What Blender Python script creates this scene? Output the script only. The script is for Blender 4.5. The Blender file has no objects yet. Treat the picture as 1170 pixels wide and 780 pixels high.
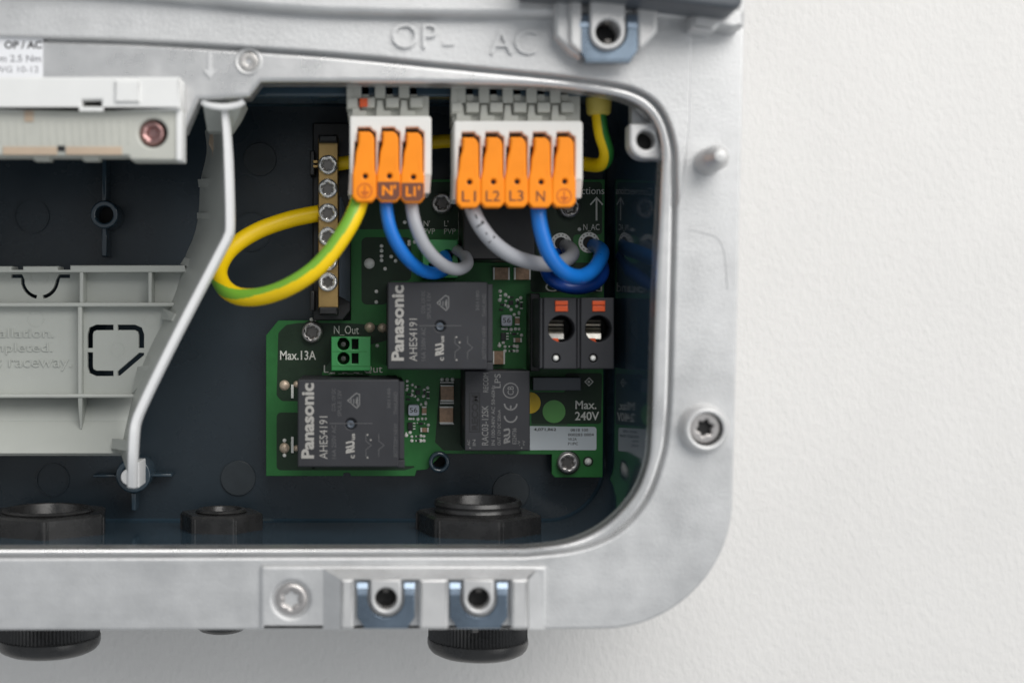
import bpy, bmesh, math, random
from mathutils import Vector, Matrix
from mathutils.geometry import tessellate_polygon

random.seed(7)
R = math.radians
SC = bpy.context.scene
COL = SC.collection

# ------------------------------------------------------------------ camera, light, exposure
F = 1600.0                       # focal length in photo pixels (photo 1170 x 780)
PITCH = R(0.9)
X0 = 420.0                       # photo column straight ahead of the camera (the photo is a crop right of it)
CAM_D = 500.0                    # the camera stands 500 mm in front of y = 0
cd = bpy.data.cameras.new('camera')
cam = bpy.data.objects.new('camera', cd)
COL.objects.link(cam)
cam.location = (0, -CAM_D / 1000, 0)
cam.rotation_euler = (R(90) - PITCH, 0, 0)
cd.sensor_width = 36
cd.lens = F / 1170 * 36
cd.shift_x = (585 - X0) / 1170
cd.clip_start = 0.01
cd.clip_end = 50
cd.dof.use_dof = True
cd.dof.focus_distance = 0.517
cd.dof.aperture_fstop = 4.6
SC.camera = cam

W = bpy.data.worlds.new('World')
SC.world = W
W.use_nodes = True
W.node_tree.nodes['Background'].inputs[0].default_value = (0.91, 0.955, 1.0, 1)
W.node_tree.nodes['Background'].inputs[1].default_value = 0.42


def area(name, loc, target, sx, sy, watts, col):
    l = bpy.data.lights.new(name, 'AREA')
    l.shape = 'RECTANGLE'
    l.size, l.size_y, l.energy, l.color = sx, sy, watts, col
    o = bpy.data.objects.new(name, l)
    COL.objects.link(o)
    o.location = loc
    o.rotation_euler = (Vector(target) - Vector(loc)).to_track_quat('-Z', 'Y').to_euler()
    return o


area('softbox', (0.56, -1.10, 0.94), (0.05, 0, 0), 1.4, 1.1, 20.5, (1.0, 0.972, 0.935))
area('window_light', (1.35, -1.25, 0.05), (0.05, 0, -0.05), 1.1, 1.5, 7.0, (1.0, 0.985, 0.96))
SC.view_settings.view_transform = 'Standard'
SC.view_settings.look = 'None'
SC.view_settings.exposure = 0.0
SC.view_settings.gamma = 1.0


# ------------------------------------------------------------------ coordinates (millimetres)
def P(px, py, d):
    u, v = (px - X0) / F, (390 - py) / F
    yy = v * math.sin(PITCH) + math.cos(PITCH)
    zz = v * math.cos(PITCH) - math.sin(PITCH)
    t = d / yy
    return Vector((u * t, d - CAM_D, zz * t))


def Q(pts, d):
    """2D outline (x, z in mm) of a picture outline lying at depth d."""
    return [(p.x, p.z) for p in (P(a, b, d) for a, b in pts)]


def mm(px, d):
    return px * d / F


def catmull(pts, n=6):
    pts = [Vector(p) for p in pts]
    out = []
    for i in range(len(pts) - 1):
        p0, p1, p2, p3 = pts[max(i - 1, 0)], pts[i], pts[i + 1], pts[min(i + 2, len(pts) - 1)]
        for k in range(n):
            t = k / n
            out.append(0.5 * ((2 * p1) + (p2 - p0) * t + (2 * p0 - 5 * p1 + 4 * p2 - p3) * t * t + (3 * p1 - p0 - 3 * p2 + p3) * t ** 3))
    out.append(pts[-1])
    return out


def rnd(pts, radii, n=8):
    """polygon with rounded corners"""
    if not isinstance(radii, (list, tuple)):
        radii = [radii] * len(pts)
    out = []
    for i, p in enumerate(pts):
        p = Vector(p); a = Vector(pts[i - 1]) - p; b = Vector(pts[(i + 1) % len(pts)]) - p
        r = radii[i]
        if r <= 0:
            out.append(tuple(p)); continue
        ang = a.angle(b)
        t = min(r / math.tan(ang / 2), a.length * .49, b.length * .49)
        r = t * math.tan(ang / 2)
        s, e = p + a.normalized() * t, p + b.normalized() * t
        c = p + (a.normalized() + b.normalized()).normalized() * (r / math.sin(ang / 2))
        v0, v1 = s - c, e - c
        tot = v0.angle_signed(v1) if v0.length > 1e-9 else 0
        for k in range(n + 1):
            th = -tot * k / n
            out.append((c.x + v0.x * math.cos(th) - v0.y * math.sin(th), c.y + v0.x * math.sin(th) + v0.y * math.cos(th)))
    return out


def rect(x0, y0, x1, y1, r=0, n=4):
    pts = [(x0, y0), (x1, y0), (x1, y1), (x0, y1)]
    return rnd(pts, r, n) if r else pts


def circ(cx, cy, r, n=28, a0=0, a1=360):
    m = n if a1 - a0 >= 360 else n + 1
    return [(cx + r * math.cos(R(a0 + (a1 - a0) * i / n)), cy + r * math.sin(R(a0 + (a1 - a0) * i / n))) for i in range(m)]


def star(cx, cy, r, rot=0, deep=.62):
    return [(cx + (r if k % 2 == 0 else r * deep) * math.cos(R(rot + 15 * k * 2)), cy + (r if k % 2 == 0 else r * deep) * math.sin(R(rot + 15 * k * 2))) for k in range(12)]


def stroke(path, w):
    """outline of a thick open line"""
    pts = [Vector(p) for p in path]
    L, Rr = [], []
    for i, p in enumerate(pts):
        t = (pts[min(i + 1, len(pts) - 1)] - pts[max(i - 1, 0)]).normalized()
        n = Vector((-t.y, t.x)) * w / 2
        k = 1.0
        if 0 < i < len(pts) - 1:
            c = (p - pts[i - 1]).normalized().dot(t)
            k = 1 / max(c, .5)
        L.append(tuple(p + n * k)); Rr.append(tuple(p - n * k))
    return L + Rr[::-1]


def ringstroke(mbx, poly, w, d0, d1, m=None):
    """closed thin outline"""
    q = Q(poly, d0)
    if sarea(q) < 0: q = q[::-1]
    k = mm(w, d0) / 2
    mbx.plate(inset(q, -k), d0, d1, holes=[inset(q, k)], px=False, m=m)


def sarea(p):
    return sum(p[i - 1][0] * p[i][1] - p[i][0] * p[i - 1][1] for i in range(len(p))) / 2


def inset(poly, s):
    """move a ccw outline inwards by s (outwards for a cw hole)"""
    out = []
    n = len(poly)
    for i in range(n):
        p = Vector(poly[i])
        a = (p - Vector(poly[i - 1])); b = (Vector(poly[(i + 1) % n]) - p)
        if a.length < 1e-9: a = b
        if b.length < 1e-9: b = a
        a.normalize(); b.normalize()
        na, nb = Vector((-a.y, a.x)), Vector((-b.y, b.x))
        m = na + nb
        if m.length < 1e-6: m = na
        m.normalize()
        k = s / max(m.dot(na), .45)
        out.append((p.x + m.x * k, p.y + m.y * k))
    return out


# ------------------------------------------------------------------ materials
def mat(name, col, rough=.5, metal=0.0, var=.0, vscale=60, bump=0.0, bscale=900, rvar=0.0, spec=.5, coat=0.0, stretch=None, detail=4, bdist=.0006, scuff=0):
    m = bpy.data.materials.new(name)
    m.use_nodes = True
    nt = m.node_tree; N = nt.nodes; L = nt.links
    b = N['Principled BSDF']
    b.inputs['Base Color'].default_value = (*col, 1)
    b.inputs['Roughness'].default_value = rough
    b.inputs['Metallic'].default_value = metal
    b.inputs['Specular IOR Level'].default_value = spec
    b.inputs['Coat Weight'].default_value = coat
    tc = N.new('ShaderNodeTexCoord')
    src = tc.outputs['Object']
    if stretch:
        mp = N.new('ShaderNodeMapping'); mp.inputs['Scale'].default_value = stretch
        L.new(src, mp.inputs[0]); src = mp.outputs[0]
    if var or rvar:
        nz = N.new('ShaderNodeTexNoise'); nz.inputs['Scale'].default_value = vscale; nz.inputs['Detail'].default_value = detail
        nz.inputs['Roughness'].default_value = .6
        L.new(src, nz.inputs['Vector'])
        if var:
            mr = N.new('ShaderNodeMapRange')
            mr.inputs[1].default_value = .3; mr.inputs[2].default_value = .7
            mr.inputs[3].default_value = 1 - var; mr.inputs[4].default_value = 1 + var
            L.new(nz.outputs[0], mr.inputs[0])
            mx = N.new('ShaderNodeVectorMath'); mx.operation = 'SCALE'
            mx.inputs[0].default_value = col
            L.new(mr.outputs[0], mx.inputs['Scale'])
            L.new(mx.outputs[0], b.inputs['Base Color'])
        if rvar:
            m2 = N.new('ShaderNodeMapRange')
            m2.inputs[1].default_value = .3; m2.inputs[2].default_value = .7
            m2.inputs[3].default_value = max(rough - rvar, .02); m2.inputs[4].default_value = min(rough + rvar, 1)
            L.new(nz.outputs[0], m2.inputs[0]); L.new(m2.outputs[0], b.inputs['Roughness'])
    if scuff:
        mp2 = N.new('ShaderNodeMapping'); mp2.inputs['Scale'].default_value = (60, 60, 700); mp2.inputs['Rotation'].default_value = (0, R(24), 0)
        L.new(tc.outputs['Object'], mp2.inputs[0])
        n3 = N.new('ShaderNodeTexNoise'); n3.inputs['Scale'].default_value = 1.0; n3.inputs['Detail'].default_value = 5
        L.new(mp2.outputs[0], n3.inputs['Vector'])
        m3 = N.new('ShaderNodeMapRange'); m3.inputs[1].default_value = .35; m3.inputs[2].default_value = .65
        m3.inputs[3].default_value = 1 - scuff; m3.inputs[4].default_value = 1 + scuff
        L.new(n3.outputs[0], m3.inputs[0])
        mx2 = N.new('ShaderNodeVectorMath'); mx2.operation = 'SCALE'
        L.new(mx.outputs[0], mx2.inputs[0]); L.new(m3.outputs[0], mx2.inputs['Scale']); L.new(mx2.outputs[0], b.inputs['Base Color'])
    if bump:
        n2 = N.new('ShaderNodeTexNoise'); n2.inputs['Scale'].default_value = bscale; n2.inputs['Detail'].default_value = 3
        L.new(src, n2.inputs['Vector'])
        bp = N.new('ShaderNodeBump'); bp.inputs['Strength'].default_value = bump; bp.inputs['Distance'].default_value = bdist
        L.new(n2.outputs[0], bp.inputs['Height']); L.new(bp.outputs[0], b.inputs['Normal'])
    return m


M = {
    'plaster': mat('plaster', (.745, .735, .72), .85, var=.018, vscale=25, bump=.60, bscale=360, stretch=(1.25, 1, .85), bdist=.00065),
    'cast': mat('cast_aluminium', (.605, .61, .615), .48, metal=.6, var=.085, vscale=62, bump=.22, bscale=1300, rvar=.10, detail=9, scuff=.018),
    'cast_smooth': mat('machined_aluminium', (.64, .64, .64), .44, metal=.5, var=.06, vscale=60, bump=.08, bscale=1200, rvar=.07),
    'rim': mat('polished_rim_aluminium', (.70, .70, .70), .30, metal=.75, var=.06, vscale=70, bump=.06, bscale=1200, rvar=.06),
    'tub': mat('dark_blue_grey_plastic', (.032, .056, .078), .085, var=.12, vscale=30, rvar=.02, spec=.7),
    'tub_back': mat('dark_blue_grey_grained_plastic', (.021, .034, .046), .28, var=.10, vscale=40, bump=.08, bscale=2200, rvar=.05),
    'plug': mat('slate_resin', (.10, .12, .15), .45),
    'tub_mark': mat('dull_dark_plastic', (.032, .042, .050), .40, var=.15, vscale=200),
    'black': mat('black_plastic', (.012, .0125, .0135), .38, var=.2, vscale=120, bump=.08, bscale=2500, rvar=.08),
    'gland': mat('black_polyamide', (.027, .027, .0275), .28, var=.25, vscale=140, bump=.12, bscale=1500, rvar=.1),
    'relay': mat('dark_grey_plastic', (.030, .031, .036), .50, spec=.35, var=.10, vscale=90, bump=.10, bscale=3500, rvar=.07),
    'cover': mat('satin_charcoal_plastic', (.075, .085, .10), .38, var=.05, vscale=60),
    'grey': mat('light_grey_plastic', (.47, .49, .46), .42, var=.03, vscale=60, bump=.05, bscale=1200, rvar=.05),
    'strut': mat('lit_grey_plastic', (.80, .805, .81), .34, var=.03, vscale=60, bump=.05, bscale=1200),  # tray plastic made paler, light on its front edges put into the colour
    'white': mat('white_plastic', (.80, .805, .795), .38, var=.02, vscale=90, rvar=.05),
    'ivory': mat('off_white_plastic', (.78, .775, .745), .42, var=.025, vscale=100),
    'pale_green_grey': mat('warm_grey_plastic', (.50, .505, .46), .45, var=.04, vscale=100),
    'orange': mat('orange_plastic', (.98, .285, .008), .42, spec=.3, var=.05, vscale=120, rvar=.05),
    'brown_print': mat('brown_marking_ink', (.16, .048, .022), .5),
    'amber_print': mat('burnt_orange_ink', (.50, .10, .012), .5),
    'red_orange': mat('deep_orange_plastic', (.72, .09, .012), .36),
    'board': mat('green_solder_mask', (.030, .180, .045), .36, spec=.3, var=.10, vscale=160, bump=.05, bscale=1500, rvar=.05),
    'zone': mat('dark_green_solder_mask', (.017, .040, .020), .40, spec=.3, var=.14, vscale=160, bump=.05, bscale=1500, rvar=.05),
    'track': mat('mid_green_solder_mask', (.020, .078, .028), .30, var=.12, vscale=160),
    'silk': mat('white_silkscreen', (.82, .82, .76), .6),
    'relay_print': mat('grey_laser_marking', (.35, .34, .32), .6),
    'relay_faint': mat('faint_laser_marking', (.085, .086, .09), .6),
    'module_print': mat('dim_laser_marking', (.17, .17, .17), .6),
    'term_green': mat('green_terminal_plastic', (.045, .30, .085), .36, var=.05, vscale=150),
    'hole': mat('hole_shade_black', (.004, .004, .004), .6),  # black backing sheets standing in for the shade inside holes
    'steel': mat('zinc_plated_steel', (.62, .60, .58), .30, metal=.9, var=.12, vscale=300, rvar=.1),
    'solder_steel': mat('bright_zinc_plated_steel', (.80, .79, .77), .24, metal=.85, var=.12, vscale=400, rvar=.1),
    'steel_dark': mat('recess_shade_steel', (.15, .142, .135), .35, metal=.9),  # shade down in sockets and recesses put into a darker steel colour
    'spring': mat('spring_steel', (.42, .41, .38), .32, metal=.95, var=.2, vscale=300),
    'stainless': mat('matt_stainless_steel', (.50, .48, .47), .36, metal=.8, var=.08, vscale=350),
    'copper_screw': mat('bronze_passivated_steel', (.42, .25, .24), .26, metal=.9, var=.2, vscale=250),
    'brass': mat('brass', (.40, .27, .11), .38, metal=.85, var=.12, vscale=160, rvar=.08),
    'zinc': mat('blue_passivated_zinc', (.175, .225, .285), .30, metal=.85, var=.22, vscale=80, rvar=.08),
    'zinc_lit': mat('lit_blue_zinc', (.32, .40, .50), .34, metal=.7, var=.15, vscale=90, rvar=.08),  # same clip zinc, lightened to paint the bright reflection on the tabs
    'wire_yellow': mat('yellow_insulation', (.92, .62, .004), .40, spec=.35, var=.03, vscale=90, bump=.10, bscale=420, rvar=.08),
    'wire_green': mat('green_insulation', (.20, .46, .04), .38, var=.03, vscale=90),
    'wire_green_dark': mat('dark_green_insulation', (.03, .20, .035), .38),
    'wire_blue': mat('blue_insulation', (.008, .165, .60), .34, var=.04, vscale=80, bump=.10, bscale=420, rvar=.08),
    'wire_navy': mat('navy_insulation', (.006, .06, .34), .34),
    'wire_grey': mat('grey_insulation', (.40, .41, .44), .42, var=.03, vscale=80, bump=.10, bscale=420, rvar=.08),
    'ferrule': mat('yellow_sleeve_plastic', (.62, .50, .10), .40),
    'solder': mat('glint_white_solder', (.95, .95, .91), .25),  # solder glints painted in as a near white, non-metallic colour
    'gold': mat('tinned_copper_pad', (.74, .60, .46), .40, metal=.35, var=.1, vscale=400),
    'ceramic': mat('brown_ceramic', (.40, .25, .155), .40, var=.25, vscale=700),
    'tan': mat('tan_card', (.50, .39, .29), .6, var=.06, vscale=90),
    'inductor': mat('grey_ferrite_resin', (.58, .63, .72), .45),
    'chip': mat('chip_black', (.012, .012, .013), .35),
    'label_white': mat('white_label_paper', (.68, .74, .78), .5),
    'paper': mat('white_paper', (.80, .81, .84), .55),
    'ink': mat('black_ink', (.025, .025, .028), .6),
    'ink_grey': mat('grey_ink', (.20, .20, .22), .6),
    'dot_yellow': mat('yellow_sticker', (.92, .62, .015), .45),
    'dot_green': mat('green_sticker', (.13, .42, .10), .45),
    'fibre_glass': mat('board_edge', (.10, .20, .08), .6),
}


# ------------------------------------------------------------------ mesh builder
class MB:
    def __init__(self, *mats):
        self.v, self.f, self.mi, self.sm = [], [], [], []
        self.mats = [M[m] for m in mats]
        self.keys = list(mats)

    def idx(self, m):
        if m is None:
            return 0
        if m not in self.keys:
            self.keys.append(m); self.mats.append(M[m])
        return self.keys.index(m)

    def add(self, verts, faces, m=None, smooth=False):
        o = len(self.v); k = self.idx(m)
        self.v += [tuple(v) for v in verts]
        for f in faces:
            self.f.append([i + o for i in f]); self.mi.append(k); self.sm.append(smooth)

    def plate(self, outer, d0, d1, holes=(), bev=0.0, m=None, steps=3, px=True, back=True, base=None):
        """outline extruded from depth d0 (front) to d1; bev rounds the front edge. px: outline in photo pixels at depth base or d0"""
        loops = [outer] + list(holes)
        if px:
            loops = [Q(l, base or d0) for l in loops]
        loops = [l[::-1] if (sarea(l) > 0) != (i == 0) else l for i, l in enumerate(loops)]
        fronts = []
        for l in loops:
            rings = [(l, d1)]
            if bev:
                for s in range(steps + 1):
                    a = math.pi / 2 * s / steps
                    rings.append((inset(l, bev * (1 - math.cos(a))), d0 + bev * (1 - math.sin(a))))
            else:
                rings.append((l, d0))
            n = len(l)
            vs = [(x, dd - CAM_D, z) for ring, dd in rings for x, z in ring]
            fs = []
            for k in range(len(rings) - 1):
                for i in range(n):
                    j = (i + 1) % n
                    fs.append([k * n + i, k * n + j, (k + 1) * n + j, (k + 1) * n + i])
            self.add(vs, fs, m, True)
            fronts.append(rings[-1][0])
        for lps, dd in ((fronts, d0), (loops, d1)) if back else ((fronts, d0),):
            tri = tessellate_polygon([[Vector((x, z, 0)) for x, z in l] for l in lps])
            flat = [(x, dd - CAM_D, z) for l in lps for x, z in l]
            self.add(flat, [list(t) for t in tri], m)
        return self

    def box(self, x0, y0, x1, y1, d0, d1, bev=0.0, m=None, r=0):
        return self.plate(rect(x0, y0, x1, y1, r), d0, d1, bev=bev, m=m, steps=2)

    def lathe(self, c, prof, axis='y', n=40, m=None, a0=0, seg=None):
        """profile of (radius, offset mm along the axis); y axis offsets are depths"""
        vs, fs = [], []
        for r, h in prof:
            for i in range(n):
                a = a0 + 2 * math.pi * i / n
                if axis == 'y':
                    vs.append((c[0] + r * math.cos(a), h - CAM_D, c[1] + r * math.sin(a)))
                else:
                    vs.append((c[0] + r * math.cos(a), c[1] + r * math.sin(a), h))
        for k in range(len(prof) - 1):
            for i in range(n):
                j = (i + 1) % n
                fs.append([k * n + i, k * n + j, (k + 1) * n + j, (k + 1) * n + i])
        self.add(vs, fs, m, n > 8)
        return self

    def tube(self, pts, r, n=16, m=None, sub=8, stripe=None, cap=True, flat=None):
        """round tube along points in mm; stripe = (material, first, last, twist) as ring fractions"""
        c = catmull(pts, sub)
        up = Vector((0, -1, 0))
        vs = []
        t0 = (c[1] - c[0]).normalized()
        nrm = up - t0 * up.dot(t0)
        if nrm.length < 1e-3: nrm = Vector((1, 0, 0))
        nrm.normalize()
        for i, p in enumerate(c):
            t = (c[min(i + 1, len(c) - 1)] - c[max(i - 1, 0)]).normalized()
            nrm = (nrm - t * nrm.dot(t)).normalized()
            bn = t.cross(nrm)
            rr = r if not callable(r) else r(i / (len(c) - 1))
            for k in range(n):
                a = 2 * math.pi * k / n
                vs.append(p + nrm * rr * math.cos(a) + bn * rr * math.sin(a))
        norm, st = [], []
        for i in range(len(c) - 1):
            tw = 0
            if stripe: tw = stripe[3](i / (len(c) - 1))
            for k in range(n):
                j = (k + 1) % n
                f = [i * n + k, i * n + j, (i + 1) * n + j, (i + 1) * n + k]
                fr = ((k + .5) / n + tw) % 1.0
                (st if stripe and stripe[1] <= fr < stripe[2] else norm).append(f)
        if cap:
            norm += [list(range(n)), [(len(c) - 1) * n + k for k in range(n)]]
        o = len(self.v); self.v += [tuple(v) for v in vs]
        for fs, mm_ in ((norm, m), (st, stripe[0] if stripe else None)):
            k = self.idx(mm_) if fs else 0
            for f in fs:
                self.f.append([i + o for i in f]); self.mi.append(k); self.sm.append(True)
        return self

    def text(self, s, x0, y0, x1, y1, d, m=None, rot=0, bold=0.0, thick=.06, mirror=False, shear=0):
        """lettering fitted into a picture rectangle at depth d (front face of the letters)"""
        vs, fs = glyphs(s, bold, shear)
        if not vs: return self
        ax, bx = min(v[0] for v in vs), max(v[0] for v in vs)
        ay, by = min(v[1] for v in vs), max(v[1] for v in vs)
        out = []
        for x, y, z in vs:
            u, w = (x - ax) / (bx - ax), (y - ay) / max(by - ay, 1e-6)
            if rot == 90:
                px, py = x0 + (1 - w) * (x1 - x0), y1 - u * (y1 - y0)
            else:
                px, py = x0 + u * (x1 - x0), y1 - w * (y1 - y0)
            p = P(px, py, d); p.y += thick if z < .5 else 0
            out.append(p)
        self.add(out, fs, m)
        return self

    def build(self, name, parent=None, kind=None, label=None, crease=38):
        me = bpy.data.meshes.new(name)
        o0 = parent
        me.from_pydata([(a / 1000, b / 1000, c / 1000) for a, b, c in self.v], [], self.f)
        for m_ in self.mats: me.materials.append(m_)
        me.polygons.foreach_set('material_index', self.mi)
        bm = bmesh.new(); bm.from_mesh(me)
        for f, s in zip(bm.faces, self.sm): f.smooth = s
        bmesh.ops.recalc_face_normals(bm, faces=bm.faces)
        bm.to_mesh(me); bm.free()
        me.set_sharp_from_angle(angle=R(crease))
        ob = bpy.data.objects.new(name, me)
        COL.objects.link(ob)
        if parent is not None:
            ob.parent = parent
            q = parent; off = Vector(parent.location)
            while q.parent: q = q.parent; off += Vector(q.location)
            if off.length > 0:
                me.transform(Matrix.Translation(-off))
        if kind: ob['kind'] = kind
        if label: ob['label'] = label
        return ob


GL = {}


def glyphs(s, bold=0.0, shear=0):
    key = (s, bold, shear)
    if key in GL: return GL[key]
    cu = bpy.data.curves.new('lettering', 'FONT')
    cu.body = s; cu.resolution_u = 3; cu.extrude = .5; cu.offset = bold; cu.shear = shear; cu.space_line = .95
    ob = bpy.data.objects.new('lettering', cu)
    COL.objects.link(ob)
    dg = bpy.context.evaluated_depsgraph_get()
    me = bpy.data.meshes.new_from_object(ob.evaluated_get(dg))
    vs = [(v.co.x, v.co.y, v.co.z + .5) for v in me.vertices]
    fs = [list(p.vertices) for p in me.polygons]
    bpy.data.objects.remove(ob); bpy.data.curves.remove(cu); bpy.data.meshes.remove(me)
    GL[key] = (vs, fs)
    return GL[key]


def thing(name, label, cat, loc, group=None):
    o = bpy.data.objects.new(name, None)
    o.empty_display_size = .01
    COL.objects.link(o)
    o.location = Vector(loc) / 1000
    o['label'] = label; o['category'] = cat
    if group: o['group'] = group
    return o


def tag(o, label, cat, group=None):
    o['label'] = label; o['category'] = cat
    if group: o['group'] = group
    return o


def torx_screw(parent, px, py, d, rpx, m='steel', star_r=.6, rot=10, rim=0.0, h=3.0, dome=.12, dark='steel_dark', name='screw'):
    """round screw head with a six lobed socket"""
    r = mm(rpx, d); c = P(px, py, d); c2 = (c.x, c.z)
    mb = MB(m, dark)
    sp = [(x, z) for x, z in star(c.x, c.z, r * star_r, rot)]
    sp = rnd(sp, r * .09, 2)
    ci = circ(c.x, c.z, r, 40)
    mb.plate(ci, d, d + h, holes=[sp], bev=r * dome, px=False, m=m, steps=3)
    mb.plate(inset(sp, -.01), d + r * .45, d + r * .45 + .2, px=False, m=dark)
    return mb.build(name, parent)


# ================================================================== SETTING
D_WALL = 552
mb = MB('plaster')
mb.add([(-2500, D_WALL - CAM_D, -2500), (2500, D_WALL - CAM_D, -2500), (2500, D_WALL - CAM_D, 2500), (-2500, D_WALL - CAM_D, 2500)], [[0, 1, 2, 3]])
mb.build('wall', kind='structure')

# ================================================================== HOUSING
FL, RIM, BACK = 457.0, 458.2, 535.0
house = thing('inverter_housing', 'silver die cast metal housing with open dark plastic interior mounted on white wall', 'housing', P(300, 719, 500))

L1 = [(-120, 35), (0, 42), (160, 47), (320, 57), (400, 63), (500, 73), (640, 87), (700, 95), (735, 106), (757, 126), (770, 160), (773, 205), (770, 350), (766, 480), (757, 532), (738, 577), (705, 611), (660, 629), (600, 636)]
L1s = [tuple(p) for p in catmull([(a, b) for a, b in L1], 5)]
groove = L1s + [(-120, 638)]
outer = rnd([(-120, -90), (853.5, -90), (834, 718), (-120, 720)], [0, 0, 150, 0], 24)
mb = MB('cast')
mb.plate(outer, FL, FL + 11, holes=[groove], bev=.8, steps=3)
mb.build('flange', house)

# lip around the opening
opening = [(600, 626.5), (650, 620), (690, 602), (722, 571), (739, 536), (745, 490), (749, 350), (756, 205), (757, 168), (748, 137), (725, 117), (690, 107), (620, 98.5), (500, 95), (400, 94), (298, 94)]
op = [tuple(p) for p in catmull(opening, 5)]
op += [(285, 111), (227, 113.5), (211, 151), (-90, 152), (-90, 627.5)]
lip_outer = Q(groove, FL)
if sarea(lip_outer) < 0: lip_outer = lip_outer[::-1]
lip_outer = inset(lip_outer, .45)
mb = MB('rim')
mb.plate(lip_outer, RIM, RIM + 9, holes=[Q(op, RIM)], bev=1.5, px=False, steps=5)
mb.build('rim', house)
# floor of the groove between lip and flange
mb = MB('cast')
mb.plate(inset(lip_outer, -1.6), RIM + 1.6, RIM + 6, holes=[Q([(a, b) for a, b in op], RIM)], px=False)
mb.build('seal_groove', house)

# raised field above the lip and the upper casing step
raised = L1s[:56] + [(774.5, 236), (778, 226), (783, 190), (788, 140), (790, 60), (791, -90), (-120, -90)]
raised_mm = Q(raised, FL)
if sarea(raised_mm) < 0: raised_mm = raised_mm[::-1]
mb = MB('cast')
mb.plate(raised_mm, FL - 1.1, FL + .4, bev=.8, px=False, steps=4, back=False)
mb.build('raised_field', house)
L0 = [tuple(p) for p in catmull([(-120, -16), (60, -6), (150, 0), (230, 7), (340, 17), (450, 21), (560, 22.5), (640, 23)], 5)]
mb = MB('cast')
mb.plate(L0 + [(788, 24), (790, -90), (-120, -90)], FL - 6, FL - 1, bev=2.2, steps=4, base=FL - 1)
mb.build('upper_step', house)
# mottled machining patch outline at the right of the flange
mb = MB('cast')
mb.plate(stroke([tuple(p) for p in catmull([(788, 262), (806, 266), (822, 273), (829, 292), (832, 330)], 4)], 1.6), FL - .25, FL + .2)
mb.build('casting_line', house)
mb = MB('cast')
for s, a in (('OP', (448, 27, 500, 55)), ('AC', (560, 34, 613, 62))):
    mb.text(s, *a, FL - 2.4, bold=-.008, thick=1.4)
mb.plate(rect(506, 48, 519, 52), FL - 1.9, FL - 1)
mb.build('embossed_lettering', house, label='raised letters OP and AC cast in the metal')
mb = MB('cast')
mb.plate([(238, 60), (242, 60), (242, 80), (248, 80), (240, 90), (232, 80), (238, 80)], RIM - .6, RIM + .3)
mb.build('embossed_arrow', house)

# outer casing behind the flange
mb = MB('cast')
c0 = inset([(x, z) for x, z in (lambda l: l if sarea(l) > 0 else l[::-1])(Q(outer, FL))], 3)
mb.plate(c0, FL + 8, D_WALL - 2, holes=[inset(c0, 4)], px=False)
mb.build('casing', house)

# dark tub
def ring_pts(corners, radii, d, n=14):
    return [P(a, b, d) for a, b in rnd(corners, radii, n)]


rb = ring_pts([(-150, 120), (692, 120), (690, 594.5), (-150, 594.5)], [1, 40, 66, 1], BACK)
rm = ring_pts([(-150, 105), (717, 105), (712, 611), (-150, 611)], [1, 52, 95, 1], 498)
rf = ring_pts([(-150, 88), (768, 92), (747.5, 628.5), (-150, 629.5)], [1, 75, 128, 1], RIM + 3)
rb2 = ring_pts([(-150, 122), (689, 122), (687, 592), (-150, 592)], [1, 38, 63, 1], BACK + .6)
n = len(rb)
mb = MB('tub')
vs = rf + rm + rb + rb2
fs = []
for k in range(3):
    for i in range(n):
        j = (i + 1) % n
        fs.append([k * n + i, k * n + j, (k + 1) * n + j, (k + 1) * n + i])
mb.add(vs, fs, None, True)
mb.add(rb2, [list(range(n))], 'tub_back')
tub = mb.build('inner_tub', house, crease=25)


def FZ(d):      # height of the tub floor at depth d
    zb, zf = P(0, 594.5, BACK).z, P(0, 628.5, RIM + 3).z
    return zf + (zb - zf) * (d - RIM - 3) / (BACK - RIM - 3)


# round moulding marks, screw posts with fins on the back of the tub
for px, py, r, proud in ((36, 247, 20, 0), (60, 548, 19, 0), (272, 546, 20, 1), (584, 561, 21, 1), (297, 182, 19, 1), (287, 264, 23, 0)):
    mb = MB('tub_mark' if proud else 'tub_back')
    if proud: mb.plate(circ(px, py, r, 40), BACK - .35, BACK + .5, bev=.2)
    else: mb.plate(circ(px, py, r, 40), BACK - .2, BACK + .5, holes=[circ(px, py, r - 1.2, 40)])
    mb.build('moulding_mark', house)
for px, py, r, fins in ((152, 543, 20, [(-46, -1, -19, 2), (19, -2, 44, 1.5), (-2, 20, 3, 40)]), (119, 245, 16, [(-2.5, -66, 2.5, -15), (-3, 15, 3, 48)]), (502, 528, 12, [])):
    mb = MB('tub')
    mb.plate(circ(px, py, r, 36), BACK - 14, BACK + .4, holes=[circ(px, py, r * .62, 28)], bev=.6)
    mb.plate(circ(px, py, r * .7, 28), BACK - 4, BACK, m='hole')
    for a, b, c, e in fins:
        mb.plate(rect(px + a, py + b, px + c, py + e), BACK - 9, BACK + .4, bev=.4)
    mb.build('screw_post', house)
# ledge added above the opening, shaped to catch a thin highlight
mb = MB('tub')
mb.plate(rect(236, 92, 700, 110), 474, 490, bev=.5)
mb.build('highlight_ledge', house)

# mounting lug with a round hole
mb = MB('cast_smooth')
mb.plate(rnd([(719, 141), (768, 139), (768, 182), (719, 182)], [3, 0, 0, 20], 8), 464.5, 472, holes=[circ(738.5, 160, 10.5, 32)], bev=.9)
mb.plate(rect(722, 118, 770, 141), 470, 476, m='cast')
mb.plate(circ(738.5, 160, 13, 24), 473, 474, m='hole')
mb.build('mounting_lug', house)

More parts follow.
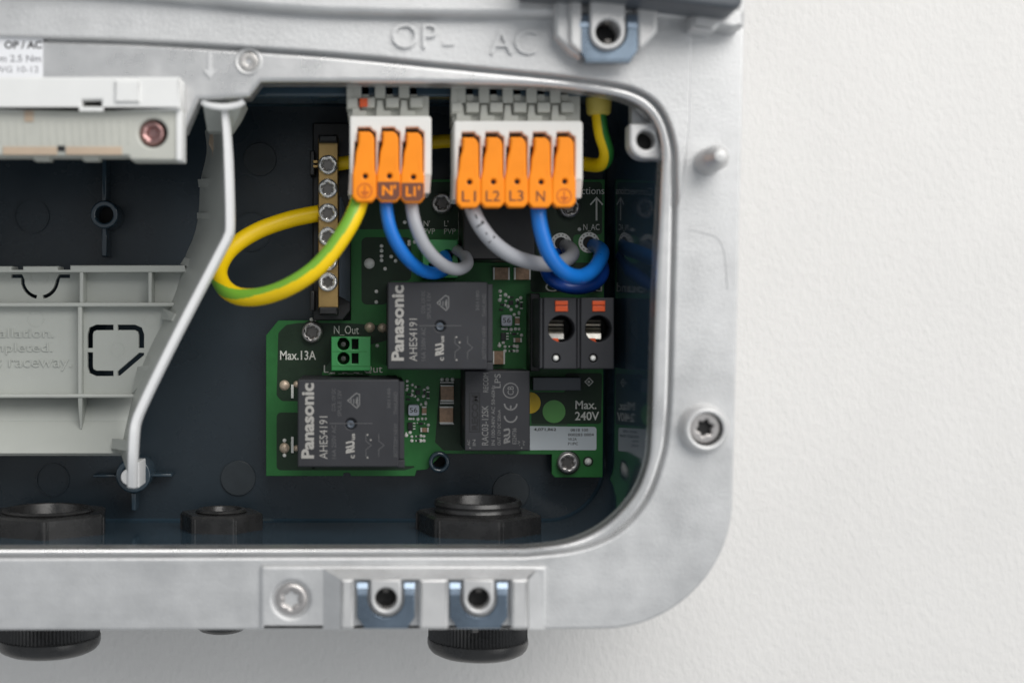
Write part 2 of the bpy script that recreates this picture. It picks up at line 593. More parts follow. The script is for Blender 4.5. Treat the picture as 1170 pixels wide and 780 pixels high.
# guide pin and screw boss on the right side
c = P(808, 185, FL)
mb = MB('cast_smooth')
mb.lathe((c.x, c.z), [(4.4, FL + 1), (4.2, FL - 8), (4.0, FL - 12.5), (3.2, FL - 14.2), (2.6, FL - 15.2), (2.3, FL - 17.0), (1.8, FL - 17.7), (0, FL - 17.9)], n=32)
mb.build('guide_pin', house)
c = P(803, 489, FL)
mb = MB('cast_smooth')
mb.lathe((c.x, c.z), [(8.4, FL + .5), (8.1, FL - .8), (7.6, FL - 4.0), (7.0, FL - 5.2), (6.2, FL - 5.6), (5.5, FL - 5.4), (5.35, FL - 3), (5.3, FL + .5)], n=56)
mb.lathe((c.x, c.z), [(5.3, FL - 2.2), (0, FL - 2.2)], n=40, m='hole')
mb.build('screw_boss', house)
torx_screw(house, 805.5, 488.5, FL - 4.2, 17.4, 'stainless', .64, 75)
# screw at the upper left
c = P(284, 70.5, RIM)
mb = MB('cast_smooth')
mb.lathe((c.x, c.z), [(4.6, RIM + .3), (4.5, RIM - .5), (4.0, RIM - .8), (3.5, RIM - .6), (3.4, RIM - .1)], n=40)
mb.build('screw_boss', house)
torx_screw(house, 284, 70.5, RIM - .8, 10.5, 'steel', .5, 20)

# lower clip block: screw pad, sloping shelf, pillars, cast eyes
B0 = FL - 5
mb = MB('cast')
mb.plate(rnd([(297, 645.5), (626, 645.5), (626, 718.6), (297, 718.6)], [5, 5, 1, 1], 4), FL - 1.5, FL + .4, holes=[circ(333, 684.5, 20.5, 36), circ(441, 684, 15, 24), circ(547, 684, 15, 24)], bev=1.3, steps=4)
mb.plate(circ(333, 684.5, 22, 28), FL - .2, FL + .2, m='cast')
mb.build('clip_mount', house)
torx_screw(house, 333, 684.5, FL - 1.3, 18.6, 'stainless', .6, 30, dome=.2)


def hull(mbx, quads, m=None, raw=False):
    """prism from front quad (list of (px,py,d)) closed to a back depth"""
    for q, back in quads:
        f = q if raw else [P(*p) for p in q]
        b = [Vector((v.x, back - CAM_D, v.z)) for v in f]
        nn = len(f)
        mbx.add(f + b, [list(range(nn))] + [[i, (i + 1) % nn, nn + (i + 1) % nn, nn + i] for i in range(nn)], m)


mb = MB('cast')
hull(mb, [([(369, 649, FL - 1.5), (611, 649, FL - 1.5), (601, 661.5, B0), (389, 661.5, B0)], FL + .5)])
mb.build('sloping_shelf', house)
for q in ([(369, 649, FL - 1.5), (389, 661.5, B0 + .2), (389, 718.5, B0 + .2), (369, 718.5, FL - 1.5)], [(604, 661.5, B0), (616, 649, FL - 1.5), (622, 718.5, FL - 1.4), (604, 718.5, B0)]):
    mb = MB('cast')
    hull(mb, [(q, FL + .5)])
    mb.build('facet', house)
for x0, x1 in ((389, 404.5), (479, 512.5), (584, 604)):
    mb = MB('cast_smooth')
    mb.plate(rnd([(x0, 661), (x1, 661), (x1, 716), (x1 - 3, 719), (x0 + 3, 719), (x0, 716)], 1.5, 2), B0 - .3, FL + .4, bev=.9)
    mb.build('pillar', house)


def cast_eye(cx, cy, top, rr, hole, d, dd):
    mb = MB('cast_smooth')
    pts = [(cx - rr, top), (cx + rr, top)] + circ(cx, cy, rr, 20, 0, 180)
    mb.plate(pts, d, d + dd, holes=[circ(cx, cy, hole, 32)], bev=.7, steps=4)
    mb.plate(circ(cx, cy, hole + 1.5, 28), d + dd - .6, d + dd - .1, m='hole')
    for s in (-1, 1):
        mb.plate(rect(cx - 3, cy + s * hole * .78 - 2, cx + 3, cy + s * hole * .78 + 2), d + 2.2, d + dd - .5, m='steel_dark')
    return mb.build('cast_eye', house)


def spring_clip(cx, cy, s, d, dep, label, tabs=True):
    c = P(cx, cy + 32 * s, d)
    t = thing('clip_nut', label, 'clip nut', (c.x, c.y + dep, c.z), 'blue zinc clip nuts pushed over the cast eyes')
    mb = MB('zinc')
    notch = circ(cx, cy, 21 * s, 16, 0, 180)
    pts = [(cx - 33 * s, cy - 13 * s), (cx - 33 * s, cy + 21 * s), (cx - 25 * s, cy + 32 * s), (cx + 25 * s, cy + 32 * s), (cx + 33 * s, cy + 21 * s), (cx + 33 * s, cy - 13 * s), (cx + 21 * s, cy - 13 * s)] + notch + [(cx - 21 * s, cy - 13 * s)]
    mb.plate(rnd(pts[:7], 0) + pts[7:], d, d + 1.3, bev=.35)
    mb.build('spring_plate', t)
    mb = MB('zinc')
    mb.box(cx - 25 * s, cy + 31 * s, cx + 25 * s, cy + 33.5 * s, d + .2, d + dep)
    mb.build('bent_edge', t)
    for k in (-1, 1):
        xa = cx + k * 27 * s
        mb = MB('zinc_lit')
        hull(mb, [([P(xa - 6 * s, cy - 12 * s, d - .5), P(xa + 6 * s, cy - 12 * s, d - .5), P(xa + 6 * s, cy - 19 * s, d + .5), P(xa - 6 * s, cy - 19 * s, d + .5)], d + 2)], raw=True)
        mb.box(xa - 6 * s, cy - 11.5 * s, xa + 6 * s, cy - 4 * s, d - .5, d + .8, bev=.4)
        mb.build('tab', t)


for cx, lab in ((441, 'dull blue zinc clip nut beside the screw pad on the lower rim'), (547, 'bright blue zinc clip nut above the ribbed black cable gland cap')):
    cast_eye(cx, 684, 661.5, 17.5, 12.6, B0 - 1.5, 7)
    spring_clip(cx, 684, 1.0, B0 + .6, 3.2, lab)

# upper clip block
mb = MB('cast')
mb.plate([(634, -20), (664, -20), (664, 66), (652, 60), (634, 41)], FL - 9, FL - 1, bev=1.2)
mb.build('pillar', house)
mb = MB('cast_smooth')
mb.plate([(651, -20), (665, -20), (665, 61), (651, 50)], FL - 11, FL - 7, bev=.9)
mb.build('pillar', house)
mb = MB('cast_smooth')
mb.plate([(728, -20), (752, -20), (752, 36), (736, 55), (728, 57)], FL - 10, FL - 1, bev=1.2)
mb.build('pillar', house)
cast_eye(694.5, 36.5, -20, 20, 14, FL - 13, 10)
spring_clip(695, 36.5, 1.02, FL - 10.5, 5, 'large pale blue zinc clip nut on the upper rim under the black cover')

# small corner bracket by the black cover
mb = MB('cast')
mb.plate(rnd([(790, 17), (846, 8), (852, 14), (850, 31), (838, 33), (822, 30), (815, 37), (790, 33)], 2, 3), FL - 10, FL + .3, bev=1.2)
mb.build('corner_bracket', house)

# ================================================================== UPPER COVER
cov = MB('cover')
cov.plate([tuple(p) for p in catmull([(600, -12), (690, -7), (745, -1), (800, 6), (838, 10.5)], 4)] + [(845, 9), (849, 4), (850, -90), (600, -90)], 432, 449, bev=1.4)
o = cov.build('upper_cover')
tag(o, 'dark charcoal cover panel at the top right corner of the housing', 'cover')

# ================================================================== CIRCUIT BOARD
PB = 525.0
board = thing('circuit_board', 'green circuit board with two black relays screwed inside the open housing', 'circuit board', P(500, 545, PB + 1.6))
outline = [(304, 543.5), (304, 383), (318, 366), (401, 366), (401, 205), (691, 205), (688.5, 545), (634, 545), (630.5, 541), (630.5, 519), (506, 518), (488, 536), (476, 537), (474, 543.5), (401, 543.5), (400, 540.5), (396, 539.5), (392.5, 540.5), (391.5, 543.5)]
mb = MB('board', 'fibre_glass')
mb.plate(outline, PB, PB + 1.6, bev=.12, steps=1)
mb.build('board', board)
zones = [rnd([(318, 380), (327, 371), (340, 369), (395, 369), (445, 372), (445, 388), (384, 404), (368, 425), (368, 458), (322, 458), (316, 452)], 5, 3),
         rect(316, 471, 360, 537, 5),
         rnd([(357, 532), (480, 532), (462, 537), (357, 537)], 1, 2),
         rnd([(413, 271), (470, 271), (470, 321), (443, 321), (443, 348), (413, 348)], 6, 3),
         rnd([(503, 432), (531, 432), (531, 514.5), (507, 514.5), (497, 505)], 3, 3),
         rnd([(404, 208), (688, 208), (688, 268), (655, 268), (655, 300), (688, 300), (688, 334), (606, 334), (606, 300), (570, 300), (530, 300), (530, 262), (404, 262)], 4, 3),
         rnd([(646, 426), (688, 426), (687, 484), (607, 484), (607, 448), (646, 448)], 3, 3)]
for z in zones:
    mb = MB('zone')
    mb.plate(z, PB - .06, PB)
    mb.build('copper_zone', board)
mb = MB('track')
mb.plate(stroke([(371, 424), (386, 406), (378, 396)], 9), PB - .05, PB)
mb.build('copper_zone', board)
mb = MB('track')
mb.plate(rect(607, 448, 648, 486), PB - .045, PB)
mb.build('copper_zone', board)

# printed legend
def legend(s, x0, y0, x1, y1, bold=0, mirror=False):
    mb = MB('silk')
    mb.text(s, x0, y0, x1, y1, PB - .14, bold=bold, thick=.07)
    mb.build('printed_lettering', board)


legend('Max.13A', 320, 400.5, 361, 411, .012)
legend('N_Out', 381.5, 372, 410, 383)
legend('L_ _ _ _Out', 370, 417, 437, 427)
legend("N'\nPVP", 484, 252, 497, 267.5)
legend("L'\nPVP", 507.5, 252, 520.5, 267.5)
legend('N_AC', 666.5, 256, 685, 264)
legend('Connections', 634, 213.5, 690.5, 222)
legend('Ground', 623, 322.5, 688, 333)
legend('Max.\n240V', 657, 457.5, 684.5, 480, .016)
mb = MB('silk')
mb.plate(rect(680.6, 227, 682.6, 252), PB - .14, PB - .06)
mb.plate(stroke([(674.5, 234), (681.6, 226), (688.7, 234)], 1.7), PB - .15, PB - .06)
mb.build('printed_arrow', board)
mb = MB('silk')
ringstroke(mb, [(673, 431.5), (677.5, 436), (673, 440.5), (668.5, 436)], 1.2, PB - .14, PB - .06)
mb.plate(circ(672.8, 436, 1.6, 12), PB - .14, PB - .06)
mb.build('printed_mark', board)
mb = MB('silk')
for x in (380, 394, 407, 421):
    mb.plate(rect(x - 3, 425.3, x + 3, 426.3), PB - .14, PB - .06)
ringstroke(mb, [(524, 243), (528, 243), (528, 274), (524, 274)], .8, PB - .14, PB - .06)
mb.build('printed_lines', board, kind='stuff')

# pads and solder joints
for px, py, r, m_ in ((422.5, 374, 6, 'gold'), (437, 374.5, 5.5, 'gold'), (422, 301, 6.2, 'solder'), (325, 440, 6, 'gold'), (325, 511.5, 6, 'gold'), (672, 527, 4.2, 'solder'), (339, 439, 4, 'gold'), (339, 512, 4, 'gold')):
    c = P(px, py, PB); r1 = mm(r, PB)
    mb = MB(m_)
    mb.lathe((c.x, c.z), [(r1, PB), (r1 * .92, PB - .35), (r1 * .7, PB - .75), (r1 * .4, PB - 1.0), (0, PB - 1.1)], n=20)
    if px == 672: mb.plate(circ(px, py, 6, 24), PB - .1, PB, m='zone')
    mb.build('solder_pad', board)
for px, py, hh in ((334, 447, 10), (334, 508, 12)):
    mb = MB('solder'); mb.box(px - 1.4, py - hh / 1.3, px + 1.4, py + hh / 1.3, PB - 1, PB); mb.build('pin', board)
mb = MB('solder')
dots = [(436, 281), (436, 286.5), (436, 292.5), (436, 297.5), (447, 293), (452, 298), (440, 307), (460, 281), (460, 286.5), (467.5, 279), (467.5, 276), (474, 276.5), (462.5, 254), (430, 333), (430, 345),
        (505, 433.5), (511, 433.5), (517, 433.5), (356, 365), (360, 364.5), (325, 503), (325, 520), (431, 395), (662, 262)]


def dot(mbx, x, y, r, d=PB, m=None):
    c = P(x, y, d); rr = mm(r, d)
    rr *= 1.4
    mbx.lathe((c.x, c.z), [(rr, d), (rr * .85, d - .3), (rr * .5, d - .5), (0, d - .55)], n=8, m=m)


for x, y in dots: dot(mb, x, y, 1.7)
mb.build('solder_joints', board, kind='stuff')

# ring pads where the mains wires enter the board
for px, py in ((641, 278), (673, 277)):
    mb = MB('solder')
    mb.plate(circ(px, py, 12, 40), PB - .16, PB, holes=[circ(px, py, 7, 28)], bev=.06, steps=1)
    for k in range(14):
        a = R(k * 360 / 14)
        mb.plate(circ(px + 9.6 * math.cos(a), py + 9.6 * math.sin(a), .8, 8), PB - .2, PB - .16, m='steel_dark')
    mb.plate(circ(px, py, 7.2, 24), PB - .1, PB - .02, m='hole')
    mb.build('ring_pad', board)

# board screws
for px, py, r, m_, ro in ((356.5, 379.5, 12, 'stainless', 20), (649.5, 528.5, 12.2, 'stainless', 40), (505.5, 232, 12, 'stainless', 5), (651, 236, 12.5, 'stainless', 15)):
    torx_screw(board, px, py, PB - 3.6, r, m_, .64, ro, h=3.6, dome=.22)
    mb = MB('zone'); mb.plate(circ(px, py, r * 1.12, 32), PB - .2, PB - .03); mb.build('screw_land', board)


# relays -----------------------------------------------------------
def relay(x0, y0, x1, y1):
    D = 487.0
    w, h = x1 - x0, y1 - y0
    X = lambda f: x0 + f * w
    Y = lambda f: y0 + f * h
    mb = MB('relay')
    mb.plate(rect(x0, y0, x1 - w * .05, y1, 1.2), D, PB - .5, bev=.45, holes=[circ(X(.5), Y(.505), 6.4, 24)])
    mb.plate(circ(X(.5), Y(.505), 7, 20), D + 1.6, D + 2)
    mb.plate(rect(x1 - w * .052, y0 + 2.5, x1, y1 - h * .09, .8), D + .35, PB - .5, bev=.3)
    mb.plate(rect(x1 - w * .07, y1 - h * .085, x1 + .5, y1 + 1, 1), D + .5, PB - .5, bev=.35)
    rl = mb.build('relay', board, label=None)
    mb = MB('plug')
    c = P(X(.495), Y(.51), D + 1.2)
    mb.lathe((c.x, c.z), [(1.45, D + 1.7), (1.4, D + .9), (1.0, D + .5), (.6, D + .6), (.35, D + 1.1), (0, D + 1.1)], n=24)
    mb.build('vent_plug', rl)
    mb = MB('relay_print')
    mb.text('Panasonic', X(.035), Y(.04), X(.155), Y(.90), D - .05, rot=90, bold=.035, thick=.05)
    mb.build('maker_lettering', rl)
    mb = MB('relay_print')
    mb.text('AHES4191', X(.205), Y(.42), X(.28), Y(.905), D - .05, rot=90, thick=.05, bold=-.006)
    mb.build('type_lettering', rl)
    mb = MB('relay_print')
    # recognised component mark
    mb.text('RU', X(.452), Y(.70), X(.535), Y(.845), D - .05, rot=90, bold=.05, thick=.05, shear=-.25)
    mb.text('us', X(.51), Y(.615), X(.537), Y(.69), D - .05, rot=90, bold=.03, thick=.05)
    mb.text('c', X(.50), Y(.86), X(.535), Y(.90), D - .05, rot=90, bold=.02, thick=.05)
    mb.build('approval_mark', rl)
    mb = MB('module_print')
    k = .0
    dia = [(X(.47), Y(.24)), (X(.55), Y(.155)), (X(.58), Y(.17)), (X(.58), Y(.29)), (X(.555), Y(.325))]
    ringstroke(mb, dia, 1.1, D - .05, D)
    for f in (.50, .525, .55):
        mb.plate(rect(X(f) - .5, Y(.22), X(f) + .5, Y(.275)), D - .05, D)
    mb.plate(rect(X(.555), Y(.2), X(.565), Y(.3)), D - .05, D)
    mb.build('approval_triangle', rl)
    mb = MB('relay_faint')
    for s, a in (('16A 250V AC', (X(.32), Y(.52), X(.36), Y(.9))), ('COIL 12V DC', (X(.32), Y(.1), X(.355), Y(.36))), ('SPULE 12V', (X(.375), Y(.12), X(.41), Y(.42))), ('301180', (X(.84), Y(.1), X(.87), Y(.33))), ('THAILAND', (X(.90), Y(.14), X(.935), Y(.40))), ('BOTTOM VIEW', (X(.90), Y(.5), X(.935), Y(.88)))):
        mb.text(s, *a, D - .04, rot=90, thick=.04)
    for pth in ([(X(.3), Y(.5)), (X(.7), Y(.5))], [(X(.64), Y(.62)), (X(.64), Y(.7)), (X(.69), Y(.75)), (X(.64), Y(.8)), (X(.64), Y(.88))], [(X(.76), Y(.62)), (X(.76), Y(.7)), (X(.81), Y(.75)), (X(.76), Y(.8)), (X(.76), Y(.88))], ):
        mb.plate(stroke(pth, .8), D - .04, D)
    mb.plate(circ(X(.655), Y(.63), 1.0, 10), D - .05, D, m='relay_print')
    mb.plate(circ(X(.685), Y(.69), 1.0, 10), D - .05, D, m='relay_print')
    mb.plate(circ(X(.655), Y(.89), 1.0, 10), D - .05, D, m='relay_print')
    mb.build('wiring_diagram', rl)
    return rl


relay(443, 322, 563, 422)
relay(340, 433.5, 462, 533.5)

# converter module
D = 502.0
mb = MB('relay')
mb.plate(rect(531, 423.5, 605.5, 515, .8), D, PB - .3, bev=.35)
mod = mb.build('converter_module', board)
mb = MB('module_print')
mb.text('RAC03-12SK', 550.5, 463, 558, 508.5, D - .05, rot=90, thick=.05, bold=.005)
mb.text('LPS', 565, 427, 572, 443, D - .05, rot=90, thick=.05)
mb.text('RECOM', 552, 426, 558, 448, D - .05, rot=90, thick=.05)
mb.text('IN 100-240V AC 50-60Hz', 561.5, 440, 565.5, 508.5, D - .05, rot=90, thick=.05)
mb.text('OUT 12V DC 250mA', 568.5, 468, 572, 508.5, D - .05, rot=90, thick=.05)
mb.text('RU', 575.5, 489, 583, 507, D - .05, rot=90, thick=.05, bold=.04, shear=-.2)
mb.text('E224736', 585.5, 489, 590, 507, D - .05, rot=90, thick=.05)
for s, a in (('AC', (534, 502, 537, 509)), ('IN', (540, 502, 543.5, 509)), ('-V', (591.5, 503, 594.5, 509)), ('+V', (597, 503, 600, 509))):
    mb.text(s, *a, D - .05, rot=90, thick=.05)
for cy_, mid in ((478, False), (464, True)):
    arc = [(583.5 + 7.5 * math.cos(R(a)), cy_ + 6.8 * math.sin(R(a))) for a in range(0, 181, 12)]
    arc = [(583.5 + 7.0 * math.cos(R(a)), cy_ - 3 + 7.0 * math.sin(R(a))) for a in range(0, 181, 12)]
    mb.plate(stroke(arc, 1.7), D - .05, D)
    if mid: mb.plate(rect(582.7, cy_ - 1, 584.4, cy_ + 4), D - .05, D)
mb.plate(circ(583.5, 446, 9, 28), D - .05, D, holes=[circ(583.5, 446, 7.9, 28)])
mb.text('CB', 580, 441, 587, 451, D - .05, rot=90, thick=.05)
mb.plate(circ(537, 511.5, .9, 8), D - .05, D); mb.plate(circ(596, 511.5, .9, 8), D - .05, D)
mb.build('module_lettering', mod)
mb = MB('chip')
mb.text('RECOM', 539, 451, 546.5, 491, D - .07, rot=90, thick=.06, bold=.03)
ringstroke(mb, [(536.5, 449), (548, 449), (548, 493), (536.5, 493)], .9, D - .07, D)
mb.build('maker_plate', mod)

# tall black component under the grey wire
mb = MB('black')
mb.plate(rect(529, 205, 612, 297, 1), 500, PB - .2, bev=.6)
mb.build('black_capacitor', board)
mb = MB('inductor'); mb.box(589, 228, 602, 252, PB - 3, PB, bev=.3); mb.box(589, 253.4, 602, 254.6, PB - .5, PB, m='solder'); mb.build('small_component', board)

# slim grey strip component
mb = MB('cover')
mb.plate(rect(609, 431, 664, 446), 516, PB - .2, bev=.3)
mb.build('strip_component', board)


# green two pole terminals
def green_terminal(x0, y0, x1, y1, lab, empty=True):
    D = 507.0
    w, h = x1 - x0, y1 - y0
    holes, deep = [], []
    if empty:
        for f in (.22, .64):
            holes.append(circ(x0 + w * .31, y0 + h * f, w * .155, 24))
            holes.append(rect(x0 + w * .52, y0 + h * (f - .15), x0 + w * .69, y0 + h * (f + .15)))
    else:
        for f in (.30, .72):
            holes.append(circ(x0 + w * f, y0 + h * .40, w * .15, 24))
            holes.append(rect(x0 + w * (f - .13), y0 + h * .62, x0 + w * (f + .13), y0 + h * .8))
    mb = MB('term_green')
    mb.plate(rect(x0, y0, x1, y1), D, PB - .2, holes=holes, bev=.35)
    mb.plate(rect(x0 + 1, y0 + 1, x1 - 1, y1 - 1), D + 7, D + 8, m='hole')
    if empty:
        mb.plate(rect(x0 + 1, y0 + h * .43, x1 - 4, y0 + h * .445), D - .06, D + .3, m='board')
        mb.plate(rect(x0, y0 + h * .855, x1, y0 + h * .875), D - .06, D + .3, m='board')
    tb = mb.build('terminal_block', board, label=lab)
    if empty:
        for f in (.22, .64):
            c = P(x0 + w * .31, y0 + h * f, D + 4)
            mb = MB('steel_dark'); mb.lathe((c.x, c.z), [(1.9, D + 7), (1.8, D + 5.5), (.9, D + 4.6), (0, D + 4.5)], n=20); mb.build('clamp', tb)


green_terminal(378.5, 384.5, 423.5, 423.5, 'green terminal block with two empty round entries')
green_terminal(483, 273.5, 523, 317.5, 'green terminal block holding the thin blue and grey wire ends', False)


# black power terminals with orange tabs
def power_terminal(x0):
    D = 490.0
    x1 = x0 + 38
    cx, cy = x0 + 20.5, 375.5
    mb = MB('relay')
    body = rect(x0, 340, x1, 421.5, .6)
    mb.plate(body, D, D + 16, holes=[circ(cx, cy, 15.2, 36), circ(cx - 6, 409, 5.0, 20)], bev=.3)
    mb.plate(rect(x0, 340.2, x1, 421.2), D + 15, PB - .2, m='black')
    mb.plate(rect(x0 - 4.5, 340.5, x0 - .3, 421, .3), D + .8, PB - .2, bev=.3)
    tb = mb.build('power_terminal', board)
    mb = MB('hole')
    mb.plate(circ(cx, cy, 16, 30), D + 14, D + 14.6); mb.plate(circ(cx - 6, 409, 5.2, 16), D + 4, D + 4.4); mb.build('entry_well_shade', tb)  # black discs painted for the shade down the wells
    mb = MB('red_orange')
    mb.box(cx - 7, 343.5, cx + 7.5, 348.5, D - .7, D + .6, bev=.25); mb.box(cx - 7, 349.2, cx + 7.5, 355.8, D - .6, D + .6, bev=.25)
    mb.build('release_tab', tb)
    mb = MB('spring')
    for ya, yb, da, db in ((366, 369, 1.5, 3), (370, 373, 2.2, 3.4), (374.5, 378, 3.4, 6), (378, 381, 5.2, 4), (381, 387, 3.4, 2.4)):
        q = [P(cx - 15, ya, D + da), P(cx + 2.5, ya, D + da), P(cx + 2.5, yb, D + db), P(cx - 15, yb, D + db)]
        b = [v + Vector((0, 4, 0)) for v in q]
        mb.add(q + b, [[0, 1, 2, 3], [4, 5, 6, 7], [0, 1, 5, 4], [1, 2, 6, 5], [2, 3, 7, 6], [3, 0, 4, 7]])
    mb.build('clamp_spring', tb)
    mb = MB('red_orange')
    mb.plate([(cx - 13, 386.3), (cx - 4, 386.3), (cx - 2.5, 392), (cx - 4, 394.5), (cx - 7, 394)], D + 1.2, D + 6)
    mb.build('lever_tip', tb)
    c = P(cx - 6, 409, D)
    mb = MB('solder')
    mb.lathe((c.x, c.z), [(1.0, D + 3), (1.0, D + .8), (.8, D + .25), (.4, D), (0, D - .05)], n=20)
    mb.build('test_point', tb)


power_terminal(621); power_terminal(663.5)
mb = MB('black')
mb.plate(rect(606, 335, 617, 424, 1), 512, PB - .2, bev=.4)
mb.plate(rect(609, 385, 612, 412), 511.6, 513, m='relay')
mb.build('terminal_flank', board)

# white identification label, coloured dots
mb = MB('label_white')
mb.plate(rnd([(605, 486.5), (681.5, 487.5), (681.5, 514), (605, 514)], [0, 3, 2, 0], 4), PB - .2, PB - .03)
lb = mb.build('sticker', board, label='small white printed sticker')
mb = MB('ink')
mb.text('4,071,862', 610, 488.8, 635.5, 492.5, PB - .24, thick=.04, bold=.02)
mb.text('0818 100', 652, 489.5, 672, 492.6, PB - .24, thick=.04, bold=.01)
mb.text('000283 0004', 649, 494.8, 678.5, 498, PB - .24, thick=.04, bold=.01)
mb.text('V0.2A', 649, 500, 659, 503, PB - .24, thick=.04, bold=.01)
mb.text('P1/PC', 649, 505, 660.5, 508.2, PB - .24, thick=.04, bold=.01)
mb.build('label_print', lb)
for px, py, r, m_ in ((605.5, 460, 12.2, 'dot_yellow'), (633, 470, 13, 'dot_green')):
    mb = MB(m_); mb.plate(circ(px, py, r, 40), PB - .16, PB - .03); mb.build('dot_sticker', board)


# large and small capacitors, inductors, chips
def smd(px, py, w, h, vert=True, ht=3.0, m='ceramic', e=.14):
    D = PB - ht
    mb = MB(m)
    if vert:
        mb.box(px - w / 2, py - h / 2 + h * e, px + w / 2, py + h / 2 - h * e, D + .1, PB, bev=.15)
        mb.box(px - w / 2, py - h / 2, px + w / 2, py - h / 2 + h * e, D, PB, bev=.15, m='solder')
        mb.box(px - w / 2, py + h / 2 - h * e, px + w / 2, py + h / 2, D, PB, bev=.15, m='solder')
    else:
        mb.box(px - w / 2 + w * e, py - h / 2, px + w / 2 - w * e, py + h / 2, D + .1, PB, bev=.15)
        mb.box(px - w / 2, py - h / 2, px - w / 2 + w * e, py + h / 2, D, PB, bev=.15, m='solder')
        mb.box(px + w / 2 - w * e, py - h / 2, px + w / 2, py + h / 2, D, PB, bev=.15, m='solder')
    return mb.build('ceramic_capacitor', board)


smd(511, 449, 15, 18, True, 4, e=.07); smd(510, 474, 15.5, 19, True, 4, e=.07)
smd(573, 312.5, 19, 14, False, 3, e=.1); smd(597, 312.5, 19, 14, False, 3, e=.1)
smd(570, 408.5, 14, 15, False, 4, e=.13)
mb = MB('solder')
for y in (437, 460.5, 484): mb.box(503, y - .8, 518.5, y + .8, PB - .5, PB)
mb.box(503, 457.6, 518.5, 458.8, PB - .5, PB)
mb.build('capacitor_solder', board)


def cluster(ox, oy):
    T = lambda a, b: (460 + a / 9.75 + ox, 430 + b / 9.75 + oy)
    mb = MB('solder')
    for a, b in ((48, 50), (145, 115), (278, 125), (137, 220), (232, 217), (170, 255), (258, 285), (258, 300), (120, 470), (170, 475), (218, 470), (258, 470), (287, 540), (83, 622), (102, 668), (238, 665), (102, 715), (200, 715), (238, 715), (205, 660), (40, 655), (42, 150), (100, 205), (108, 92), (110, 160), (205, 310), (240, 150)):
        x, y = T(a, b); dot(mb, x, y, random.uniform(1.2, 1.75))
    for a, b, w, h in ((285, 172, 34, 10), (285, 242, 34, 10), (130, 520, 26, 12), (130, 552, 26, 12), (130, 582, 26, 12), (52, 100, 26, 20), (52, 135, 26, 20), (165, 515, 10, 10), (245, 522, 10, 12), (40, 640, 14, 40), (85, 470, 40, 20), (150, 665, 14, 18), (150, 715, 14, 18)):
        x, y = T(a, b); mb.box(x - w / 19.5, y - h / 19.5, x + w / 19.5, y + h / 19.5, PB - .45, PB)
    mb.build('solder_joints', board, kind='stuff')
    mb = MB('chip')
    for a, b, w, h in ((170, 178, 50, 50), (75, 200, 45, 22), (62, 256, 44, 22), (205, 526, 46, 24), (245, 178, 20, 44), (180, 118, 40, 16), (285, 207, 22, 44), (175, 668, 26, 18), (178, 716, 26, 18)):
        x, y = T(a, b); mb.box(x - w / 19.5, y - h / 19.5, x + w / 19.5, y + h / 19.5, PB - .6, PB, bev=.1)
    mb.build('chip_resistors', board, kind='stuff')
    x, y = T(85, 556)
    mb = MB('chip'); mb.box(x - 2.8, y - 4.4, x + 2.8, y + 4.4, PB - 1, PB, bev=.15); mb.build('chip', board)
    x, y = T(123, 376)
    mb = MB('inductor'); mb.plate(rect(x - 6.4, y - 6.4, x + 6.4, y + 6.4, 2.6), PB - 3, PB, bev=.4)
    ind = mb.build('inductor', board)
    mb = MB('ink'); mb.text('56', x - 4.5, y - 3, x + 4.3, y + 2.6, PB - 3.05, thick=.04, bold=.0); mb.build('label_print', ind)
    x, y = T(241, 380); smd(x, y, 5.2, 9.8, True, 1.6, e=.18)
    x, y = T(245, 595); smd(x, y, 9.5, 5.0, False, 1.6, e=.2)


cluster(0, 0); cluster(106.5, -102.5)

# ================================================================== EARTH BAR
bar = thing('earth_bar', 'brass earth terminal bar with six silver screws in black holder', 'terminal bar', P(375, 365, 520))
mb = MB('black')
mb.plate(rnd([(357, 140), (400, 140), (401, 355), (392, 366), (357, 366)], 1.5, 2), 517, 532, bev=.6)
mb.plate(rect(364, 350.5, 386, 360, 1), 503, 518, bev=.6); mb.plate(rect(364, 154, 386, 163, 1), 503, 518, bev=.6)
mb.plate(rect(354, 332, 359.5, 355), 508, 518, bev=.5)
mb.plate(rect(354, 172, 359.5, 200), 508, 518, bev=.5)
mb.build('holder', bar)
mb = MB('plug')
hull(mb, [([(387.5, 225, 505.5), (390.5, 225, 505.5), (400, 262, 516), (400, 345, 516), (387.5, 338, 507)], 518)])
mb.build('side_facet', bar)
mb = MB('brass')
mb.plate(rect(363.5, 158, 386.5, 353, .6), 505.5, 514, bev=.35)
mb.build('brass_bar', bar)
for i, (y, ro) in enumerate(((188, 10), (215, 35), (243, 50), (270, 22), (298, 5), (322, 28))):
    torx_screw(bar, 374.5, y, 503.6, 11.3, 'solder_steel', .62, ro, h=3, dome=.28)
mb = MB('brass')
mb.box(356.5, 183, 363, 186.5, 508, 512, bev=.2); mb.box(356.5, 188.5, 363, 191.5, 508, 512, bev=.2)
mb.build('contact_strip', bar)


# ================================================================== LEVER CONNECTORS
def lever_shape(c, y):
    pts = [(-7.5, 156.5), (5, 156.5), (9, 159.5), (11, 165), (11.5, 200), (13.3, 206), (13.3, 231), (8.5, 236.8), (-9, 236.8), (-14.2, 231), (-14, 205), (-11.5, 193), (-10.2, 180), (-7.5, 171)]
    return rnd([(c + a, b + y) for a, b in pts], [1, 1, 1, 1, 1, 1, 4, 4, 4, 4, 1, 2, 2, 2], 3)


